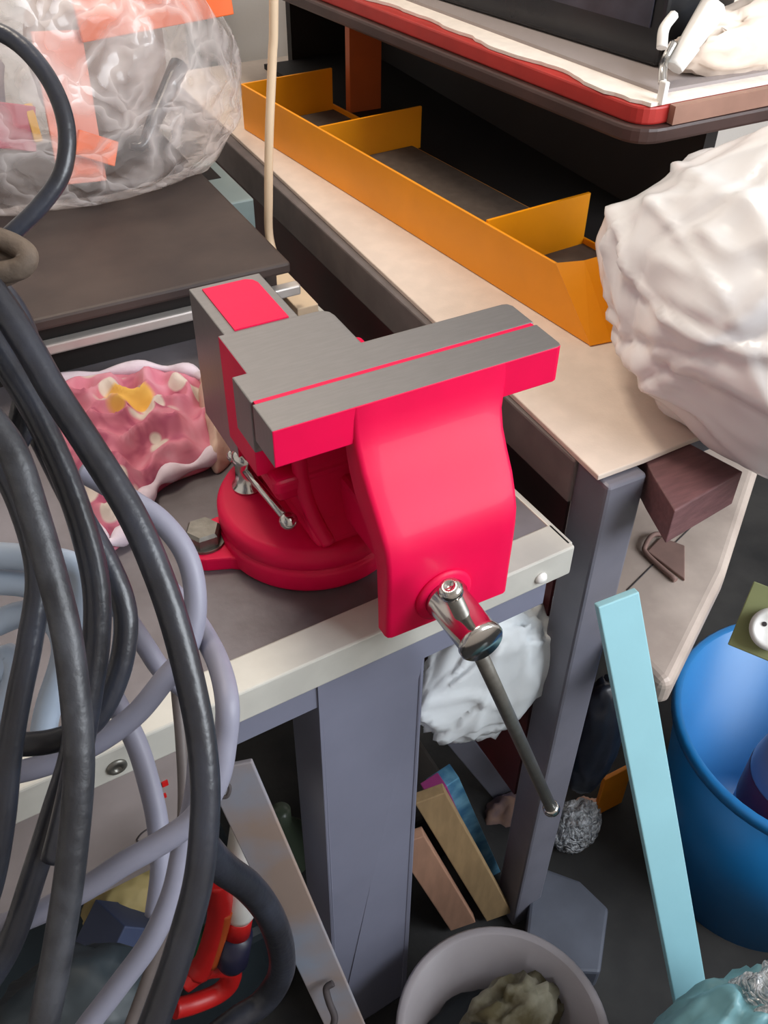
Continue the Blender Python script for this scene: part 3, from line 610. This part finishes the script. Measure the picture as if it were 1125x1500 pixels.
mx = N.new('ShaderNodeMix'); mx.data_type = 'RGBA'; L.new(cw.outputs['Color'], mx.inputs[0]); L.new(cr.outputs['Color'], mx.inputs[6]); mx.inputs[7].default_value = lin((214, 200, 190))
dv = N.new('ShaderNodeVectorMath'); dv.operation = 'DISTANCE'; L.new(tc.outputs['Object'], dv.inputs[0])
cy = N.new('ShaderNodeValToRGB'); cy.color_ramp.elements[0].position = 0.0195; cy.color_ramp.elements[0].color = (1, 1, 1, 1); cy.color_ramp.elements[1].position = 0.0205; cy.color_ramp.elements[1].color = (0, 0, 0, 1)
L.new(dv.outputs['Value'], cy.inputs['Fac'])
my = N.new('ShaderNodeMix'); my.data_type = 'RGBA'; L.new(cy.outputs['Color'], my.inputs[0]); L.new(mx.outputs[2], my.inputs[6]); my.inputs[7].default_value = lin((226, 176, 84)); L.new(my.outputs[2], b.inputs['Base Color'])
rg0 = thing('rag', (-0.0253, 0.2600, -0.1689), 'crumpled pink and white patterned cloth on the bench beside the vise', 'cloth')
dv.inputs[1].default_value = Vector((-0.0209, 0.2837, -0.1500)) - rg0.location
ro = [(-0.0916, 0.3576), (-0.0458, 0.3559), (0.0101, 0.3422), (0.0466, 0.3160), (0.0517, 0.2721), (0.0401, 0.2220), (0.0170, 0.1924), (-0.0195, 0.1868), (-0.0440, 0.1714), (-0.0719, 0.1378), (-0.0882, 0.1380), (-0.0900, 0.2091), (-0.0971, 0.2927)]
ra, pts = rag_patch((-0.0253, 0.2600, -0.1689), [(p[0], p[1], 0) for p in ro], 0.014, 2.0, 'cloth', RAGP, rg0)
hem = [(p.x, p.y, ZB + 0.006 + 0.004 * (1 + noise.noise(Vector((p.x * 40, p.y * 40, 1))))) for p in pts]
MB().tube(hem[5:105] , lambda t: 0.0055 + 0.0025 * math.sin(t * 60), 8, sub=1).build('hem', HEM, rg0)
rc, _ = rag_patch((0.0424, 0.2416, -0.1689), [(p[0], p[1], 0) for p in [(0.0481, 0.3203), (0.0648, 0.3067), (0.0635, 0.2661), (0.0562, 0.2191), (0.0392, 0.1962), (0.0163, 0.1828), (0.0248, 0.2298)]], 0.012, 7.0, 'cream_lining', RAGC, rg0)

# ================================================================== CABLES hanging in front
def cable(name, pts, r, m, label, group=None, cat='cable', seg=14):
    return tag(MB().tube(pts, r, seg).build(name, m), label, cat, group)
cable('black_cable', [(-0.1456, 0.0330, 0.1249), (-0.1318, 0.0018, 0.1316), (-0.1231, -0.0125, 0.1221), (-0.1170, -0.0319, 0.1062), (-0.1130, -0.0491, 0.0913), (-0.1068, -0.0696, 0.0743), (-0.1001, -0.0940, 0.0537), (-0.0979, -0.1146, 0.0345), (-0.0981, -0.1323, 0.0168), (-0.1005, -0.1519, -0.0040), (-0.1040, -0.1668, -0.0207), (-0.1100, -0.1808, -0.0378), (-0.1209, -0.1964, -0.0593), (-0.1332, -0.2075, -0.0770), (-0.1498, -0.2197, -0.0981), (-0.1656, -0.2285, -0.1154), (-0.1933, -0.2352, -0.1371), (-0.2331, -0.2311, -0.1547), (-0.2667, -0.2088, -0.1509), (-0.2695, -0.1644, -0.1082), (-0.2371, -0.0957, -0.0224), (-0.1921, -0.0337, 0.0636), (-0.1508, 0.0295, 0.1186)], 0.0064, CABLEK, 'shiny black cable, rightmost of the hanging black bundle')
cable('black_cable', [(-0.1494, 0.0321, 0.1220), (-0.1518, -0.0058, 0.1132), (-0.1472, -0.0419, 0.1025), (-0.1415, -0.0549, 0.0928), (-0.1365, -0.0693, 0.0811), (-0.1367, -0.0889, 0.0616), (-0.1378, -0.1053, 0.0447), (-0.1396, -0.1208, 0.0282), (-0.1434, -0.1354, 0.0118), (-0.1483, -0.1489, -0.0043), (-0.1542, -0.1603, -0.0188), (-0.1662, -0.1770, -0.0420), (-0.1779, -0.1910, -0.0623), (-0.1933, -0.2076, -0.0871), (-0.2085, -0.2202, -0.1079), (-0.2429, -0.2267, -0.1330), (-0.2727, -0.2004, -0.1231), (-0.2579, -0.1358, -0.0509), (-0.2038, -0.0613, 0.0525), (-0.1544, 0.0291, 0.1163)], 0.0063, CABLEW, 'worn scuffed black cable in the middle of the hanging bundle')
cable('black_cable', [(-0.1467, 0.0411, 0.1173), (-0.1365, 0.0225, 0.1118), (-0.1304, 0.0078, 0.1006), (-0.1257, -0.0096, 0.0859), (-0.1210, -0.0269, 0.0712), (-0.1180, -0.0502, 0.0497), (-0.1179, -0.0697, 0.0304), (-0.1207, -0.0865, 0.0122), (-0.1281, -0.1008, -0.0060), (-0.1385, -0.1135, -0.0243), (-0.1482, -0.1243, -0.0403), (-0.1614, -0.1379, -0.0609), (-0.1742, -0.1493, -0.0792)], 0.0062, CABLEK, 'dull black cable curving behind the scuffed black one')
cable('black_cable', [(-0.1204, -0.0137, 0.0469), (-0.1160, -0.0402, 0.0230), (-0.1106, -0.0649, 0.0014), (-0.1105, -0.0807, -0.0142), (-0.1177, -0.0925, -0.0299), (-0.1293, -0.1009, -0.0445), (-0.1419, -0.1043, -0.0547), (-0.1584, -0.1010, -0.0604), (-0.1759, -0.0929, -0.0619), (-0.1920, -0.0818, -0.0597)], 0.0058, CABLEK, 'short black cable with a dusty spot curling left behind the others')
cable('black_cable', [(-0.1521, 0.0354, 0.1162), (-0.1508, -0.0081, 0.0889), (-0.1437, -0.0331, 0.0679), (-0.1396, -0.0575, 0.0458), (-0.1419, -0.0786, 0.0236), (-0.1541, -0.0944, 0.0013), (-0.1655, -0.1062, -0.0165), (-0.1764, -0.1182, -0.0344), (-0.1881, -0.1342, -0.0567), (-0.2004, -0.1477, -0.0768), (-0.2159, -0.1595, -0.0969)], 0.0056, CABLEK, 'black cable at the far left edge of the bundle')
cable('black_cable', [(-0.1424, -0.1033, -0.0389), (-0.1539, -0.1160, -0.0578), (-0.1668, -0.1257, -0.0744), (-0.1853, -0.1395, -0.0981), (-0.2033, -0.1523, -0.1207), (-0.2201, -0.1587, -0.1362), (-0.2350, -0.1602, -0.1457)], 0.0060, CABLEK, 'black cable slanting to the lower left corner')
cable('black_cable', [(-0.1497, 0.0554, 0.1299), (-0.1267, 0.1248, 0.1660), (-0.1012, 0.1310, 0.1860), (-0.0830, 0.1233, 0.1882), (-0.0709, 0.1108, 0.1824), (-0.0635, 0.0936, 0.1693), (-0.0633, 0.0774, 0.1533), (-0.0713, 0.0656, 0.1372), (-0.0856, 0.0609, 0.1248), (-0.1035, 0.0593, 0.1135), (-0.1164, 0.0588, 0.1060), (-0.1363, 0.0632, 0.0996)], 0.0043, CABLEK, 'black cable loop in front of the clear bag')
cable('black_cable', [(-0.1314, 0.0398, 0.1092), (-0.1176, 0.0254, 0.1024), (-0.1137, 0.0068, 0.0860), (-0.1209, -0.0083, 0.0671), (-0.1331, -0.0183, 0.0505), (-0.1537, -0.0239, 0.0338)], 0.0064, CABLEK, 'black cable bending back out of the frame at upper left')
cable('taupe_cable', [(-0.0772, -0.0207, -0.0801), (-0.0887, -0.0497, -0.1151), (-0.0958, -0.0694, -0.1385), (-0.1051, -0.0907, -0.1648), (-0.1185, -0.1106, -0.1917), (-0.1380, -0.1295, -0.2211), (-0.1575, -0.1433, -0.2455), (-0.1786, -0.1570, -0.2705)], 0.0035, CABLET, 'thin taupe cable just behind the shiny black cable')
cable('grey_cable', [(-0.1056, -0.0090, 0.0173), (-0.0959, -0.0199, 0.0119), (-0.0877, -0.0301, 0.0061), (-0.0787, -0.0418, -0.0007), (-0.0728, -0.0558, -0.0113), (-0.0730, -0.0680, -0.0236), (-0.0788, -0.0799, -0.0384), (-0.0893, -0.0876, -0.0519), (-0.1014, -0.0901, -0.0609), (-0.1185, -0.0933, -0.0734), (-0.1383, -0.0928, -0.0836), (-0.1587, -0.0890, -0.0910), (-0.1787, -0.0830, -0.0959), (-0.2008, -0.0737, -0.0987)], 0.0058, CABLEG, 'lavender grey cable arching beside the pink cloth')
cable('grey_cable', [(-0.0805, -0.0374, -0.0531), (-0.0762, -0.0528, -0.0556), (-0.0741, -0.0742, -0.0559), (-0.0759, -0.1039, -0.0487), (-0.0808, -0.1278, -0.0479), (-0.0871, -0.1378, -0.0612), (-0.0964, -0.1474, -0.0758), (-0.1110, -0.1524, -0.0888), (-0.1272, -0.1520, -0.0972), (-0.1477, -0.1493, -0.1057), (-0.1670, -0.1478, -0.1146), (-0.1888, -0.1442, -0.1228), (-0.2179, -0.1371, -0.1317)], 0.0058, CABLEG, 'lavender grey cable looping out in front of the bench edge')
cable('grey_cable', [(-0.1308, -0.0433, -0.0637), (-0.1254, -0.0677, -0.0849), (-0.1220, -0.0870, -0.1023), (-0.1223, -0.1016, -0.1169), (-0.1245, -0.1166, -0.1330), (-0.1302, -0.1323, -0.1517), (-0.1404, -0.1457, -0.1705)], 0.0058, CABLEG, 'lavender grey cable hanging straight down across the pale bench edge')
cable('grey_cable', [(-0.0974, -0.1240, -0.0803), (-0.1058, -0.1359, -0.0968), (-0.1188, -0.1479, -0.1157), (-0.1308, -0.1592, -0.1335), (-0.1474, -0.1680, -0.1512), (-0.1671, -0.1731, -0.1670), (-0.1864, -0.1775, -0.1818), (-0.2164, -0.1842, -0.2048), (-0.2551, -0.1711, -0.2128), (-0.2746, -0.1354, -0.1880), (-0.2566, -0.0642, -0.1075), (-0.2067, 0.0102, -0.0065), (-0.1565, 0.0462, 0.1019)], 0.0056, CABLEG, 'lavender grey cable sweeping to the bottom left')
cable('grey_cable', [(-0.1129, -0.0088, -0.0574), (-0.1043, -0.0289, -0.0727), (-0.0999, -0.0425, -0.0839), (-0.0952, -0.0563, -0.0950), (-0.0843, -0.0720, -0.1047)], 0.0056, CABLEG, 'short lavender grey cable piece behind the black cables')
for k, (pts, lb) in enumerate((([(-0.1725, -0.0070, -0.0125), (-0.1548, -0.0170, -0.0128), (-0.1402, -0.0258, -0.0136), (-0.1260, -0.0355, -0.0155), (-0.1214, -0.0428, -0.0203), (-0.1272, -0.0511, -0.0317), (-0.1369, -0.0639, -0.0496)], 'upper pale blue hose at the left edge'), ([(-0.1771, -0.0092, -0.0278), (-0.1588, -0.0190, -0.0276), (-0.1471, -0.0263, -0.0284), (-0.1361, -0.0353, -0.0314), (-0.1298, -0.0470, -0.0395), (-0.1382, -0.0580, -0.0551)], 'second pale blue hose below the upper one at left'), ([(-0.1864, -0.0198, -0.0554), (-0.1688, -0.0239, -0.0499), (-0.1548, -0.0274, -0.0458), (-0.1424, -0.0340, -0.0457), (-0.1400, -0.0485, -0.0587), (-0.1574, -0.0629, -0.0825), (-0.1669, -0.0736, -0.0983)], 'lowest pale blue hose bending down at left'), ([(-0.1926, -0.0224, -0.0765), (-0.1773, -0.0319, -0.0776), (-0.1671, -0.0293, -0.0695), (-0.1690, -0.0390, -0.0802), (-0.1903, -0.0491, -0.1018)], 'curled end of pale blue hose at the left edge'))):
    cable('pale_hose', pts, 0.0068, CABLEB, lb, 'pale blue hoses at left', 'hose')
hk = Vector((-0.1494, 0.0321, 0.1220))
tag(MB().tube([(hk.x, hk.y + 0.03, 1.499), (hk.x, hk.y + 0.03, hk.z + 0.08), (hk.x, hk.y + 0.028, hk.z + 0.01), (hk.x, hk.y + 0.012, hk.z - 0.016), (hk.x, hk.y - 0.008, hk.z - 0.016), (hk.x, hk.y - 0.02, hk.z + 0.012)], 0.004, 10).build('cable_hook', BOLT), 'steel hook on a long rod holding the cable bundle', 'hook')
tw = thing('twine', (-0.1118, 0.0038, 0.1294), 'grey brown twine tying the black cables', 'twine')
MB().tube([(-0.1226, 0.0161, 0.1358), (-0.1115, 0.0087, 0.1344), (-0.1048, 0.0007, 0.1301), (-0.1086, -0.0017, 0.1257), (-0.1197, 0.0025, 0.1238), (-0.1296, 0.0089, 0.1248)], 0.005, 10).build('twine_wrap', TWINE, tw)
MB().tube([(-0.1249, 0.0160, 0.1269), (-0.1121, 0.0085, 0.1264), (-0.1044, 0.0040, 0.1260), (-0.1146, 0.0038, 0.1203), (-0.1281, 0.0099, 0.1191)], 0.004, 10).build('twine_wrap', TWINE, tw)

# ================================================================== UNDER THE BENCH
st = thing('metal_strip', (0.0032, -0.0957, -0.6169), 'long stained metal strip with holes leaning under the bench', 'strip')
s0 = Vector((-0.0626, -0.0300, -0.2411)); s1 = Vector((-0.0160, -0.1033, -0.5744)); s2 = s0 + (s1 - s0) * ((FZ + 0.006 - s0.z) / (s1.z - s0.z))
plank(s0, s2, (1, -0.4, 0.35), 0.034, 0.004, 'strip_body', STRIPM, parent=st)
MB().tube([Vector(p) for p in [(-0.0789, -0.0767, -0.1865), (-0.0757, -0.0803, -0.1883), (-0.0786, -0.0831, -0.1926), (-0.0828, -0.0815, -0.1933)]], 0.0013, 8).build('hook', MARK, st)
MB().tube([Vector(p) for p in [(-0.0221, -0.0969, -0.4959), (-0.0285, -0.0969, -0.4993), (-0.0299, -0.1046, -0.5078), (-0.0297, -0.1140, -0.5170), (-0.0352, -0.1196, -0.5255)]], 0.003, 8).build('hook', MARK, st)
tag(film_bag((0.2055, 0.0350, -0.3603), (0.068, 0.03, 0.088), 51, 26, 24, 0.02, 1.5, sub=5, creases=14, camp=0.16).build('white_bag', WBAGB), 'bluish white plastic bag hanging under the bench behind the leg', 'bag')
br = thing('brace', (0.25, 0.18, FZ), 'grey diagonal angle brace under the bench behind the handle', 'brace')
plank((0.2345, 0.1600, -0.5958), (0.4324, 0.1300, -1.0149), (1, 0, 0.7), 0.028, 0.004, 'brace_flange', FGREY, parent=br)
plank((0.2692, 0.1700, -0.6294), (0.4404, 0.1500, -0.9737), (1, 0, 0.7), 0.018, 0.004, 'brace_flange', BGREY, parent=br)
def lean(px0, px1, w, t, name, m, label, cat, wd=(1, -0.3, 0.4)):
    a, b2 = Vector(px0), Vector(px1); e = a + (b2 - a) * ((FZ + 0.012 - a.z) / (b2.z - a.z)) if b2.z < a.z else b2
    return tag(plank(a, e, wd, w, t, name, m), label, cat)
lean((0.1440, 0.0300, -0.5142), (0.2499, 0.0000, -0.8399), 0.032, 0.012, 'wooden_batten', WOOD1, 'tan wooden batten leaning under the bench, upper of two', 'batten')
lean((0.1228, 0.0300, -0.5783), (0.2097, 0.0100, -0.8553), 0.032, 0.012, 'wooden_batten', WOOD2, 'pinkish wooden batten leaning under the bench, lower of two', 'batten')
pk = thing('packet', (0.2324, 0.0600, -0.7534), 'magenta and cyan packet behind the tan batten', 'packet')
plank((0.1660, 0.0550, -0.5504), (0.2681, 0.0550, -0.8990), (1, 0, 0.4), 0.022, 0.02, 'magenta_side', MAGENTA, parent=pk)
plank((0.1800, 0.0600, -0.5547), (0.3161, 0.0600, -1.0036), (1, 0, 0.4), 0.03, 0.02, 'cyan_side', CYAN, parent=pk)
tag(crumple((0.3291, 0.1200, -0.8678), (0.045, 0.03, 0.07), 55, 0.2, 2, sub=4).build('brown_bundle', mat('brown bundle', (150, 116, 92), 0.8, col2=(70, 62, 84), scale=16)), 'small brown bundle behind the magenta packet', 'bundle')
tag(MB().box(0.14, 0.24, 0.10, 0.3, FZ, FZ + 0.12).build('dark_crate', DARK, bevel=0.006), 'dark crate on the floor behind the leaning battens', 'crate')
# left pile
tag(MB().box(-0.36, -0.035, 0.03, 0.34, FZ, FZ + 0.19).build('tool_box', DTEAL, bevel=0.01), 'dark teal toolbox on the floor under the bench', 'toolbox')
gb = thing('glue_bottle', (-0.0523, 0.0200, -0.4718), 'white glue bottle with red collar and navy cap under the bench', 'bottle')
b0, b1 = Vector((-0.0370, 0.0200, -0.4053)), Vector((-0.0686, 0.0000, -0.5114)); ax = (b1 - b0).normalized(); ln = (b1 - b0).length
MB().lathe(b0, [(0.0, 0), (0.017, 0.002), (0.019, 0.008), (0.019, ln * 0.8), (0.014, ln * 0.95), (0.012, ln)], 28, axis=ax).build('bottle_body', WHITEP, gb)
MB().lathe(b1, [(0.012, 0), (0.0125, 0.001), (0.0125, 0.02), (0.0, 0.021)], 24, axis=ax).build('collar', REDP, gb)
MB().lathe(b1 + ax * 0.02, [(0.0, 0), (0.015, 0.001), (0.015, 0.036), (0.012, 0.042), (0.0, 0.042)], 24, axis=ax).build('cap', NAVY, gb)
cable('black_hose', [(-0.1035, -0.0880, -0.2113), (-0.0911, -0.0880, -0.2592), (-0.0758, -0.0880, -0.3001), (-0.0645, -0.0880, -0.3506), (-0.0594, -0.0880, -0.4109), (-0.0635, -0.0880, -0.4550), (-0.0804, -0.0880, -0.4850), (-0.1045, -0.0880, -0.4922), (-0.1321, -0.0880, -0.5059)], 0.0105, CABLEK, 'thick black hose curling beside the metal strip under the bench', None, 'hose')
rcl = thing('red_clamp', (-0.1062, 0.0000, -0.6168), 'red plastic clamp lying under the bench', 'clamp')
MB().tube([(-0.1288, 0.0000, -0.5834), (-0.1083, 0.0000, -0.5771), (-0.0871, 0.0000, -0.5976), (-0.0877, 0.0000, -0.6241), (-0.1017, 0.0000, -0.6377), (-0.1253, 0.0000, -0.6335), (-0.1442, 0.0000, -0.6234)], 0.0095, 10).build('jaw', REDP, rcl)
MB().tube([(-0.0802, 0.0000, -0.4313), (-0.0846, 0.0000, -0.4933), (-0.1024, 0.0000, -0.5549), (-0.1149, 0.0000, -0.5770)], 0.011, 10).build('arm', REDP, rcl)
MB().tube([(-0.0803, -0.0050, -0.4820), (-0.0892, -0.0050, -0.5180), (-0.1019, -0.0050, -0.5623)], 0.0065, 10).build('arm', ORBR, rcl)
tag(crumple((-0.1027, 0.0200, -0.5692), (0.014, 0.014, 0.03), 61, 0.15, 2, sub=3).build('green_cap', GREEN), 'small green cap beside the red clamp', 'cap')
tag(MB().lathe(Vector((0.0452, 0.2000, -0.9287)) * 1.0 - Vector((0, 0, 0)), [(0.0, 0), (0.035, 0.0), (0.035, 0.14), (0.012, 0.18), (0.012, 0.21), (0.0, 0.21)], 28).build('olive_bottle', OLIVEG), 'dim olive bottle in the dark behind the metal strip', 'bottle')
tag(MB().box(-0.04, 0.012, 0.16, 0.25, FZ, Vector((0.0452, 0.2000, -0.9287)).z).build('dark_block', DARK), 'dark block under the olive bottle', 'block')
tag(plank((-0.1846, -0.0400, -0.3748), (-0.1551, -0.0400, -0.4117), (0, 0.3, 1), 0.055, 0.04, 'blue_carton', BLUEBX), 'dusty blue carton under the hanging cables', 'carton')
tag(crumple((-0.1518, 0.0000, -0.4165), (0.035, 0.03, 0.04), 63, 0.2, 2, sub=4).build('yellow_bundle', YELW), 'dull yellow bundle above the blue carton', 'bundle')
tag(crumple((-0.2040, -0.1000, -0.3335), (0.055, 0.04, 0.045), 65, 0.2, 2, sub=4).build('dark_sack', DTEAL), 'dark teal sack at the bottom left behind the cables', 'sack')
# right of the post
tag(crumple((0.3550, 0.0300, -0.5592), (0.03, 0.03, 0.10), 71, 0.15, 2, sub=4).build('black_sack', BLKBAG), 'narrow black sack hanging right of the grey post', 'sack')
op = thing('orange_sheet', (0.4432, 0.0600, -0.8246), 'orange plastic sheet with clear wrap behind the teal plank', 'sheet')
plank((0.4523, 0.0600, -0.7346), (0.4546, 0.0600, -0.9414), (1, 0, 0.3), 0.045, 0.006, 'sheet', ORANGEP, parent=op)
crumple((0.3779, 0.0400, -0.7768), (0.035, 0.025, 0.045), 73, 0.3, 3, sub=4).build('wrap', CLEAR2, op)
crumple((0.4131, 0.0650, -0.8255), (0.03, 0.02, 0.04), 75, 0.3, 3, sub=4).build('paper', mat('salmon paper', (212, 168, 146), 0.7, var=0.2, bump=0.2), op)
tag(MB().prism([(0.2181, -0.0754), (0.3032, 0.0239), (0.3405, -0.0207), (0.3500, -0.0642), (0.2945, -0.1200)], FZ, -0.78).build('grey_box', mat('blue grey box', (88, 92, 104), 0.6, var=0.15), bevel=0.004), 'dull blue grey box on the floor behind the post', 'box')
